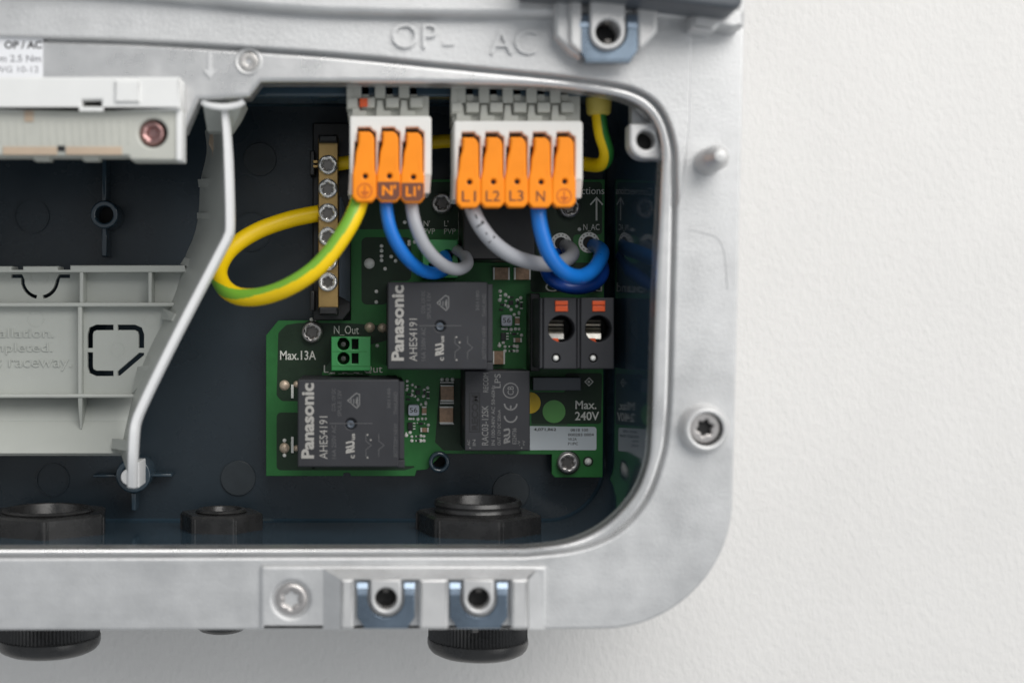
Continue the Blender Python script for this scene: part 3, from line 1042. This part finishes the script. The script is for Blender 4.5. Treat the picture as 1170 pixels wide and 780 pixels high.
def lever_connector(name, label, centres, x0, x1, y, marks, dark, socket_label):
    D = 466.0
    c = P((x0 + x1) / 2, 232 + y, D)
    t = thing(name, label, 'connector', (c.x, c.y, c.z), 'white connectors with orange levers')
    holes = [rnd([(k - 8.5, 151 + y), (k + 6, 151 + y), (k + 8, 154 + y), (k + 12.5, 156.5 + y), (k + 12.5, 204 + y), (k - 12.5, 204 + y), (k - 12, 180 + y), (k - 11.5, 174 + y), (k - 11.5, 168 + y), (k - 8.5, 167 + y)], .6, 1) for k in centres]
    mb = MB('ivory')
    mb.plate(rnd([(x0, 138 + y), (x1, 138 + y), (x1, 206 + y), (x0, 206 + y)], [2, 4, 0, 0], 4), D, D + 22, holes=holes, bev=.6)
    mb.plate(rect(x0 + 3, 140 + y, x1 - 3, 205 + y), D + 9, D + 10, m='hole')
    hull(mb, [([(x0, 205 + y, D + .2), (x1 - .5, 205 + y, D + .2), (x1 - 2, 226 + y, D + 3.5), (x0 - 1.5, 228 + y, D + 3.5)], D + 22)])
    mb.build('body', t)
    y_ = y
    for k, mk, dk in zip(centres, marks, dark):
        y = y_ + random.uniform(-.8, .8); k += random.uniform(-.35, .35)
        mb = MB('orange')
        pts = Q(lever_shape(k, y), D - 1.5)
        hole = Q(circ(k + .5, 207.5 + y, 3.0, 14), D - 1.5)
        mb.plate(pts, D - 1.8, D + 3, holes=[hole], bev=.55, px=False)
        mb.plate(Q(circ(k + .5, 207.5 + y, 3.4, 12), D - 1.5), D - .5, D + .2, px=False, m='hole')
        hull(mb, [([(k + 7.5, 159 + y, D - 1.6), (k + 10.8, 163.5 + y, D - .8), (k + 10.8, 199 + y, D - 1.6), (k + 7.5, 199 + y, D - 1.95)], D)])
        lv = mb.build('lever', t, label='orange lever with dark printed end' if dk else None)
        if dk:
            mb = MB('brown_print'); mb.plate(rnd([(k - 13, 214 + y), (k + 12.5, 214 + y), (k + 12.5, 230 + y), (k + 8, 235 + y), (k - 8.5, 235 + y), (k - 13, 230 + y)], 1.5, 3), D - 1.9, D - 1.75); mb.build('marking_field', lv)
        mb = MB('orange' if dk else ('amber_print' if mk == 'earth' else 'brown_print'))
        dd = D - 1.98
        if mk == 'earth':
            mb.plate(circ(k, 224 + y, 8.6, 28), dd, dd + .1, holes=[circ(k, 224 + y, 7.6, 28)])
            mb.plate(rect(k - .6, 218.5 + y, k + .6, 225 + y), dd, dd + .1)
            for q, wd in enumerate((5, 3.4, 1.6)):
                mb.plate(rect(k - wd, 225 + 2 * q + y, k + wd, 226 + 2 * q + y), dd, dd + .1)
        else:
            wd = 8 if len(mk) > 1 else 5
            mb.text(mk, k - wd, 217.5 + y, k + wd, 229.5 + y, dd, thick=.1, bold=.03 if dk else 0)
        mb.build('lever_mark', lv)
    y = y_
    # grey socket it plugs into
    c = P((x0 + x1) / 2, 100, 476)
    s = thing('connector_socket', socket_label, 'socket', (c.x, c.y, c.z), 'grey sockets above the lever connectors')
    mb = MB('pale_green_grey')
    mb.plate(rect(x0 - 2, 84, x1 - 3, 139 + y), 474.6, 492, bev=.4)
    mb.plate(rect(x0 - 3.5, 84, x0 + 3, 130 + y), 472, 480, bev=.3)
    mb.build('socket_body', s)
    for i, k in enumerate(centres):
        mb = MB('pale_green_grey')
        mb.box(k - 16, 84, k - 4, 118 + y, 472.5, 477, bev=.3)
        mb.box(k - 3.5, 84, k + 5, 116 + y, 474.0, 477, bev=.2)
        mb.build('rib', s)
        mb = MB('pale_green_grey')
        mb.box(k - 3.2, 117 + y, k + 11.5, 128.5 + y, 471.4, 477, bev=.4)
        if i == 0: mb.box(k - 20, 117 + y, k - 8, 128.5 + y, 471.4, 477, bev=.4)
        mb.build('tab', s)
        mb = MB('pale_green_grey')
        mb.plate([(k - 15, 138.5 + y), (k - 13.5, 120 + y), (k - 7, 120 + y), (k - 6, 132 + y), (k + 2, 132 + y), (k + 2, 138.5 + y)], 472.0, 477, bev=.25)
        mb.build('latch', s)
    return t, s


cent3 = [416.8, 444.3, 471.7]
t3, s3 = lever_connector('lever_connector', 'three pole white connector with orange levers marked earth, N and L1', cent3, 399.5, 493, -5.5, ['earth', "N'", "L1'"], [0, 1, 1], 'grey three pole socket above the smaller lever connector')
cent5 = [536 + 27.15 * k for k in range(5)]
t5, s5 = lever_connector('lever_connector', 'five pole white connector with orange levers marked L1, L2, L3, N and earth', cent5, 519, 666, 0, ['L1', 'L2', 'L3', 'N', 'earth'], [0] * 5, 'grey five pole socket above the larger lever connector')
mb = MB('red_orange'); mb.box(411, 112.5, 420, 122, 470.6, 474, bev=.2); mb.build('coding_pin', s3)

# ================================================================== WIRES
def piece(t, tab):
    for (a, x), (b, y) in zip(tab, tab[1:]):
        if t <= b: return x + (y - x) * (t - a) / (b - a)
    return tab[-1][1]


def wire(name, pts, r, m, label, cat='wire', stripe=None, group='insulated wires inside the housing', sub=10, n=24):
    mb = MB(m)
    pp = [P(*p) for p in pts]
    mb.tube(pp, r, n=n, m=m, sub=sub, stripe=stripe)
    o = mb.build(name, crease=60)
    tag(o, label, cat, group)
    return o


wire('earth_wire', [(413, 205, 474), (412, 225, 471), (399, 257, 468), (371, 297, 467), (340, 322, 468), (305, 337, 473), (275, 339, 479), (256, 328, 485), (250, 308, 491), (263, 285, 498), (292, 265, 503), (330, 251, 507), (368, 243, 510)], 3.05, 'wire_yellow',
     'thick yellow and green wire looped left of the brass earth bar', stripe=('wire_green', .395, .605, lambda t: .5 - piece(t, [(0, .02), (.15, .06), (.42, .14), (.56, 0), (.66, -.17), (1, -.2)])), n=72)
wire('blue_wire', [(441, 212, 476), (441, 228, 471), (442.5, 245, 470), (446.5, 263, 470), (455, 281, 472), (467, 297, 476), (482, 308.5, 482), (497, 312, 489), (509, 307, 498), (509, 295, 506), (501, 286, 513)], 2.2, 'wire_blue', 'blue wire from lever N to the small green terminal block')
wire('grey_wire', [(470, 212, 476), (470, 230, 471), (472, 246, 470), (476.5, 262, 470), (485, 280, 472), (497, 295, 476), (511, 305, 482), (525, 307.5, 488), (534, 301, 495), (529, 290, 503), (514, 283, 514)], 2.15, 'wire_grey', 'thin plain grey wire curving into the small green terminal block')
wg = wire('grey_wire', [(537, 214, 478), (538, 232, 472), (547, 255, 471), (563, 276, 473), (583, 291, 477), (607, 299.5, 483), (630, 302, 490), (647, 297, 499), (654, 290, 510), (651, 284, 519), (645, 280, 527)], 2.6, 'wire_grey', 'thick grey wire printed with dashes and ones under lever L1')
wire('blue_wire', [(614, 214, 478), (614.5, 234, 472), (618, 262, 471), (628, 291, 472), (645, 311, 476), (662, 316, 481), (676, 310, 487), (685, 298, 496), (688, 288, 507), (684, 283, 517), (677, 280, 527)], 2.6, 'wire_blue', 'thick bright blue wire from lever N of the larger connector')
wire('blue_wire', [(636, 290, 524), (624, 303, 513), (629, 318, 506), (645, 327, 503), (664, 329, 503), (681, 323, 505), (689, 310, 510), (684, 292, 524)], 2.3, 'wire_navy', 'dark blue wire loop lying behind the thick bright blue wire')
wire('earth_wire', [(683, 112, 480), (684, 128, 480), (687, 152, 480), (693, 174, 483), (688, 187, 488), (672, 188, 495), (640, 180, 503), (590, 168, 508), (530, 162, 509), (500, 162, 510), (450, 170, 510), (405, 184, 510), (380, 188, 511)], 2.5, 'wire_yellow',
     'thin yellow and green wire passing behind both lever connectors', stripe=('wire_green_dark', .0, .5, lambda t: .5), n=40)
c = P(684, 122, 480)
mb = MB('ferrule')
mb.lathe((c.x, c.y), [(3.3, c.z - 3.0), (4.1, c.z - 2.2), (4.4, c.z + .8), (4.5, c.z + 7)], axis='z', n=28)
mb.lathe((c.x, c.y), [(3.3, c.z - 3.0), (2.4, c.z - 3.0)], axis='z', n=28)
o = mb.build('wire_ferrule')
tag(o, 'yellow insulating sleeve at the top of the thin earth wire', 'sleeve')
# printing on the thick grey wire
cpts = catmull([P(*p) for p in [(537, 214, 478), (538, 232, 472), (547, 255, 471), (563, 276, 473), (583, 291, 477), (607, 299.5, 483), (630, 301, 490)]], 10)
mb = MB('ink')
for idx, ch in ((13, '1'), (17, '-'), (21, '1'), (25, '-'), (29, '1')):
    p = cpts[idx]; t = (cpts[idx + 1] - cpts[idx - 1]).normalized()
    tx = Vector((t.x, 0, t.z)).normalized(); up_ = Vector((-tx.z, 0, tx.x))
    ln, wd = (.9, .45)
    cc = p + Vector((0, -2.64, 0))
    segs = [((-.8, 0), (.8, 0))] if ch == '-' else [((0, -1.4), (0, 1.4)), ((0, 1.4), (-.8, .8))]
    for (a, b), (c2, e) in segs:
        A = cc + tx * a + up_ * b; B = cc + tx * c2 + up_ * e
        dr = (B - A)
        if dr.length < .01: continue
        nn = Vector((-dr.z, 0, dr.x)).normalized() * .26
        q = [A + nn, B + nn, B - nn, A - nn]
        mb.add(q + [v + Vector((0, .35, 0)) for v in q], [[0, 1, 2, 3], [0, 1, 5, 4], [1, 2, 6, 5], [2, 3, 7, 6], [3, 0, 4, 7]])
mb.build('wire_print', wg)

# ================================================================== CABLE GLANDS
def gland(px, py, d, rpx, a_first, ring_r, ring_h, nut_h, cap_r, cap_z, label, flange_cap=True):
    z = FZ(d)
    c = P(px, 600, d)
    x, y = c.x, c.y
    Rn = mm(rpx, d)
    t = thing('cable_gland', label, 'cable gland', (x, y, z - 30), 'black cable glands through the bottom of the housing')
    mb = MB('gland')
    hexa = [(x + Rn * math.cos(R(a_first + 60 * k)), y + Rn * math.sin(R(a_first + 60 * k))) for k in range(6)]
    hexa = rnd(hexa, 1.2, 3)
    inner = circ(x, y, ring_r * .98, 40)
    bot = [(a, b, z - .5) for a, b in hexa]
    top = [(a, b, z + nut_h - .8) for a, b in hexa]
    top2 = [(x + (a - x) * .95, y + (b - y) * .95, z + nut_h) for a, b in hexa]
    m_ = len(hexa)
    mb.add(bot + top + top2, [[i, (i + 1) % m_, m_ + (i + 1) % m_, m_ + i] for i in range(m_)] + [[m_ + i, m_ + (i + 1) % m_, 2 * m_ + (i + 1) % m_, 2 * m_ + i] for i in range(m_)])
    hx = [(a, b) for a, b, _ in top2]
    lps = [hx, inner]
    tri = tessellate_polygon([[Vector((a, b, 0)) for a, b in l] for l in lps])
    flat = [(a, b, z + nut_h) for l in lps for a, b in l]
    mb.add(flat, [list(q) for q in tri])
    # small grip ridges at the corners
    for k in range(6):
        a = R(a_first + 60 * k + 4)
        mb.lathe((x + (Rn - .75) * math.cos(a), y + (Rn - .75) * math.sin(a)), [(.5, z), (.5, z + nut_h - 1)], axis='z', n=8)
    mb.build('lock_nut', t)
    mb = MB('gland')
    r, h = ring_r, z + nut_h
    prof = [(r, z)]
    nthr = max(1, int(ring_h / 1.5))
    for k in range(nthr):
        hh = h + ring_h * k / nthr
        prof += [(r, hh), (r + .45, hh + ring_h / nthr * .4), (r, hh + ring_h / nthr * .85)]
    prof += [(r - .1, h + ring_h), (r - .5, h + ring_h + .25), (r - 1.6, h + ring_h + .2), (r - 2.0, h + ring_h - .3), (r - 2.4, z - 8), (0, z - 8.1)]
    mb.lathe((x, y), prof, axis='z', n=64)
    mb.build('thread_ring', t)
    # outside: hexagon collar, ribbed clamp ring and domed cap
    zt = cap_z
    mb = MB('gland')
    mb.lathe((x, y), [(cap_r * 1.02, z - 4), (cap_r * 1.02, zt + 6), (cap_r * .98, zt + 5.4), (cap_r * .5, zt + 5)], axis='z', n=6, a0=R(20))
    mb.build('collar', t)
    mb = MB('gland')
    ribs = 84
    prof = []
    vs, fs = [], []
    for h_, sc in ((zt + 9, .97), (zt + .5, .97), (zt - 1.2, .93)):
        for i in range(ribs * 2):
            a = math.pi * i / ribs
            rr = cap_r * sc + (.3 if i % 2 else -.3)
            vs.append((x + rr * math.cos(a), y + rr * math.sin(a), h_))
    nn = ribs * 2
    for k in range(2):
        for i in range(nn):
            fs.append([k * nn + i, k * nn + (i + 1) % nn, (k + 1) * nn + (i + 1) % nn, (k + 1) * nn + i])
    mb.add(vs, fs)
    mb.build('ribbed_ring', t)
    mb = MB('gland')
    mb.lathe((x, y), [(cap_r * .93, zt + 1), (cap_r * 1.0, zt), (cap_r * 1.005, zt - 1.6), (cap_r * .98, zt - 3.2), (cap_r * .92, zt - 4.5), (cap_r * .80, zt - 5.6), (cap_r * .66, zt - 6.1), (cap_r * .55, zt - 6.0), (cap_r * .5, zt - 4.5)], axis='z', n=64)
    mb.build('dome_cap', t)


zc = P(545, 757, 495).z + 6.1
gland(546, 600, 507, 73, -75.7, 15.6, 4.3, 7.0, mm(57.5, 507), zc, 'black cable gland with raised thread ring below the circuit board')
gland(55, 600, 507, 73, -82, 16.0, .9, 7.2, mm(59, 507), P(55, 754, 495).z + 6.1, 'large black cable gland with flat lock nut at the left edge')
gland(253, 600, 513, 48.5, -68, 9.0, 1.0, 6.2, mm(31, 513), P(253, 726, 505).z + 6.1, 'small black cable gland between the two large ones')

# ================================================================== CABLE TRAY (light grey insert)
tray = thing('cable_tray', 'light grey plastic cable tray with knockouts and embossed text at left', 'cable tray', P(60, 520, 512))


def sheet(mbx, q, th=1.6, m=None):
    """flat slab from four (px,py,d) corners"""
    f = [P(*p) for p in q]
    nrm = (f[1] - f[0]).cross(f[2] - f[0]).normalized()
    if nrm.y < 0: nrm = -nrm
    b = [v + nrm * th for v in f]
    k = len(f)
    mbx.add(f + b, [list(range(k)), [k + i for i in range(k)]] + [[i, (i + 1) % k, k + (i + 1) % k, k + i] for i in range(k)], m)


TM = 512.0
# middle panel with the rounded square knockout slits
slits = [stroke([tuple(p) for p in [(103, 397.5), (103, 382), (104.5, 376.5), (110, 374), (129.5, 374)]], 6),
         stroke([(134.5, 374), (154, 374), (159.5, 376.5), (161.5, 382), (161.5, 397.5)], 6),
         stroke([(103, 402.5), (103, 419), (104.5, 424), (110, 426.5), (129.5, 426.5)], 6),
         [(134.5, 424), (159, 403), (164.5, 403), (164.5, 405.5), (137, 429), (134.5, 429)]]
mb = MB('grey')
mb.plate([(-120, 350), (198, 350), (189, 366), (174, 398), (162, 428), (154, 452), (-120, 452)], TM, TM + 2, holes=slits, bev=.15, steps=1)
mb.build('middle_panel', tray)
# upper band with the half round knockout
arcs = [stroke([(13, 315.5), (24.5, 315.5), (26, 320)] + [(45 + 19.5 * math.cos(R(a)), 319 + 20.5 * math.sin(R(a))) for a in range(165, 97, -11)], 4.2),
        stroke([(80, 315.5), (68, 315.5), (66, 320)] + [(46 + 19.5 * math.cos(R(a)), 319 + 20.5 * math.sin(R(a))) for a in range(15, 83, 11)], 4.2)]
mb = MB('grey')
mb.plate([(-120, 311), (211, 311), (200, 349), (-120, 349)], TM + 4, TM + 6, holes=arcs)
mb.build('upper_band', tray)
mb = MB('grey')
mb.plate([(-120, 304), (13, 304), (13, 308), (26, 308), (26, 304), (66, 304), (66, 308), (80, 308), (80, 303), (211, 303), (213, 311), (-120, 311.5)], TM - 4, TM + 6, bev=.5)
mb.build('upper_edge', tray)
mb = MB('grey')
sheet(mb, [(-120, 453, TM + 7), (154, 453, TM + 7), (147, 480, TM + 3.5), (-120, 480, TM + 3.5)])
sheet(mb, [(-120, 480, TM + 3.5), (147, 480, TM + 3.5), (139, 517.5, TM - 6), (-120, 517.5, TM - 6)])
mb.build('lower_band', tray)
for q in ((-120, 345.5, 200, 350.5), (-120, 450, 156, 454.5)):
    mb = MB('grey'); mb.plate(rect(*q), TM - 4.5, TM + 3, bev=.6); mb.build('rib', tray)
for x0, y0, x1, y1, a in ((88.5, 349, 93.5, 453, -4), (90.5, 306, 95, 348, -3.5), (169, 306, 173.5, 348, -3.5)):
    mb = MB('grey'); mb.plate(rect(x0, y0, x1, y1), TM + a, TM + 5, bev=.5); mb.build('rib', tray)
mb = MB('grey')
f = [P(89, 454, TM - 4), P(94, 454, TM - 4), P(93.5, 490, TM + .5), P(91.5, 490, TM + .5)]
mb.add(f + [v + Vector((0, 9, 0)) for v in f], [[0, 1, 2, 3], [0, 1, 5, 4], [1, 2, 6, 5], [2, 3, 7, 6], [3, 0, 4, 7]])
mb.build('rib', tray)
mb = MB('grey')
mb.text('installation.', -30, 375, 61.5, 385.5, TM - .5, thick=.7)
mb.text('completed.', -30, 391.5, 60, 405, TM - .5, thick=.7)
mb.text('as raceway.', -14, 410.5, 82, 423.5, TM - .5, thick=.7)
mb.build('embossed_text', tray)
for px, py, r in ((41, 364, 9.5), (134, 399, 8.5), (45, 316, 10), (172, 365, 8)):
    mb = MB('grey'); mb.plate(circ(px, py, r, 28), (TM if py > 345 else TM + 4) - .12, TM + 4.5, holes=[circ(px, py, r - 1, 28)]); mb.build('moulding_mark', tray)
# slanted side wall up to the bright front edge
front = [(256, 118, 466), (259.5, 160, 466), (261.5, 205, 466), (262.5, 258, 466), (260, 271, 466), (253, 285, 466), (232, 325, 466), (205, 377, 466), (178, 431, 466), (161, 467, 466), (155, 483, 466), (153, 497, 466), (151.5, 525, 468), (151, 556, 474)]
backp = [(234, 150, 520), (236, 175, 520), (229, 208, 517), (227, 243, 517), (222, 268, 517), (211, 295, 516), (202, 330, 514), (189, 362, 513), (171, 398, 512), (159, 428, 512), (150, 460, 510), (145, 482, 508), (140, 505, 507), (138, 518, 505)]
mb = MB('grey')
fp = [P(*p) for p in catmull(front, 4)]; bp_ = [P(*p) for p in catmull(backp, 4)]
k = len(fp)
th = Vector((1.6, 0, 0))
mb.add(fp + bp_ + [v + th for v in fp] + [v + th for v in bp_],
       [[i, i + 1, k + i + 1, k + i] for i in range(k - 1)] + [[2 * k + i, 2 * k + i + 1, 3 * k + i + 1, 3 * k + i] for i in range(k - 1)] + [[i, i + 1, 2 * k + i + 1, 2 * k + i] for i in range(k - 1)] + [[k + i, k + i + 1, 3 * k + i + 1, 3 * k + i] for i in range(k - 1)], None, True)
mb.build('side_wall', tray)
mb = MB('strut')
c = catmull([P(*p) for p in front], 5)
prof_w, prof_d = 1.6, 2.4
vs = []
prof = [(-1, 1), (-1, -.5), (-.6, -1), (.6, -1), (1, -.5), (1, 1)]
for i, p in enumerate(c):
    t = (c[min(i + 1, len(c) - 1)] - c[max(i - 1, 0)]).normalized()
    side = Vector((-t.z, 0, t.x)).normalized()
    f_ = i / (len(c) - 1)
    w_ = prof_w * (.75 + .25 * min(1, f_ * 8))
    for a, b in prof: vs.append(p + side * a * w_ + Vector((0, b * prof_d, 0)))
nn = len(prof)
mb.add(vs, [[i * nn + j, i * nn + (j + 1) % nn, (i + 1) * nn + (j + 1) % nn, (i + 1) * nn + j] for i in range(len(c) - 1) for j in range(nn)] + [list(range(nn)), [(len(c) - 1) * nn + j for j in range(nn)]], None, True)
mb.build('front_edge', tray, crease=50)
for q in ([(226, 205, 514), (246, 203, 492), (246, 212, 492), (227, 214, 514)], [(225, 243, 514), (247, 243, 490), (247, 249, 490), (225, 250, 514)], [(211, 294, 512), (234, 300, 495), (231, 308, 495), (206, 302, 512)], [(157, 419, 508), (176, 416, 488), (172, 426, 488), (151, 449, 508)], [(128, 501, 506), (150, 504, 484), (150, 516, 484), (127, 512, 506)], [(186, 352, 509), (200, 358, 490), (196, 366, 490), (184, 364, 509)]):
    mb = MB('grey'); sheet(mb, q, 2.0); mb.build('snap_lug', tray)
mb = MB('grey')
hull(mb, [([(231, 115, 464), (278, 115, 464), (272, 132, 468), (264, 150, 474), (237, 150, 474)], 482)])
mb.build('hanger', tray)
mb = MB('strut')
mb.tube([P(231, 115.5, 461.5), P(238, 120, 461.5), P(255, 122.5, 461.5), P(271, 120, 461.5), P(278.5, 115.5, 461.5)], 1.25, n=12, sub=6)
mb.build('hanger_lip', tray)
mb = MB('tan'); mb.plate(rnd([(240, 150), (252, 148), (252, 182), (243, 182), (242, 172), (238, 164)], 3, 4), 500, 515, bev=.6); mb.build('boss', tray)

mb = MB('strut')
mb.plate(circ(147, 545, 9.5, 28), 514, 532, bev=.5); mb.plate(rect(152, 528, 159, 557, 1), 486, 500, bev=.4); mb.build('snap_pin', tray)

# ================================================================== TERMINAL COVER (white, top left)
tc_ = thing('terminal_cover', 'white plastic terminal cover with purple bronze screw at the upper left', 'terminal cover', P(60, 184, 445))
mb = MB('white')
mb.plate(rect(-120, 88, 206, 125, 1.5), 446, 457, holes=[rect(93, 114, 116, 124.5)], bev=.7)
mb.plate(rect(92, 113, 117, 126), 452, 453, m='hole')
mb.plate(rect(93.5, 121.5, 115.5, 124.5), 449, 452, m='pale_green_grey')
mb.build('upper_ledge', tc_)
mb = MB('white')
mb.plate(rect(131, 92, 160, 117.5, 1), 445.2, 448, bev=.5)
mb.build('button', tc_)
mb = MB('pale_green_grey')
mb.plate([(-120, 124), (208, 124), (208, 183), (150, 183), (146, 178), (-120, 178)], 449, 459, holes=[rnd(circ(174.5, 152, 16.5, 32), 0)], bev=.8)
mb.plate(circ(174.5, 152, 18, 24), 455, 456, m='hole')
mb.build('front_face', tc_)
for x in list(range(2, 38, 9)) + list(range(48, 150, 9)):
    mb = MB('pale_green_grey'); mb.box(x - 1.2, 138, x + 1.2, 165, 448.82, 450, bev=.15); mb.build('rib', tc_)
mb = MB('white'); mb.plate(rect(201, 125.5, 208, 183), 448.3, 458, bev=.4); mb.build('end_wall', tc_)
for x0, x1 in ((3, 65), (75, 139)):
    mb = MB('tan'); mb.box(x0, 167.5, x1, 177, 448.5, 450, bev=.3); mb.build('contact_pad', tc_)
mb = MB('black'); mb.box(66, 166.5, 74, 173, 448.7, 450); mb.build('slot', tc_)
for x0, x1 in ((38, 56), (94, 112), (151, 168)):
    mb = MB('pale_green_grey'); mb.box(x0, 177, x1, 183, 452, 458, bev=.3); mb.build('foot', tc_)
mb = MB('tan'); mb.box(28, 127, 38, 139, 448.6, 450); mb.build('card_window', tc_)
torx_screw(tc_, 174, 151.5, 451, 14.8, 'copper_screw', .5, 15, dome=.3, dark='copper_screw')

# paper label
mb = MB('paper')
mb.plate(rect(-40, 42.5, 49, 90), RIM - .15, RIM + .05, m='paper')
lab = mb.build('paper_label')
tag(lab, 'white paper label printed OP / AC stuck on the metal at upper left', 'label')
mb = MB('ink')
mb.text('OP / AC', 5, 47, 48, 56, RIM - .2, thick=.04, bold=.03)
mb.build('label_print', lab)
mb = MB('ink_grey')
mb.text('13mm 2.5 Nm', -20, 63, 47, 71, RIM - .2, thick=.04, bold=.01)
mb.text('Cu AWG 10-12', -30, 76, 44, 83, RIM - .2, thick=.04)
mb.build('label_print', lab)
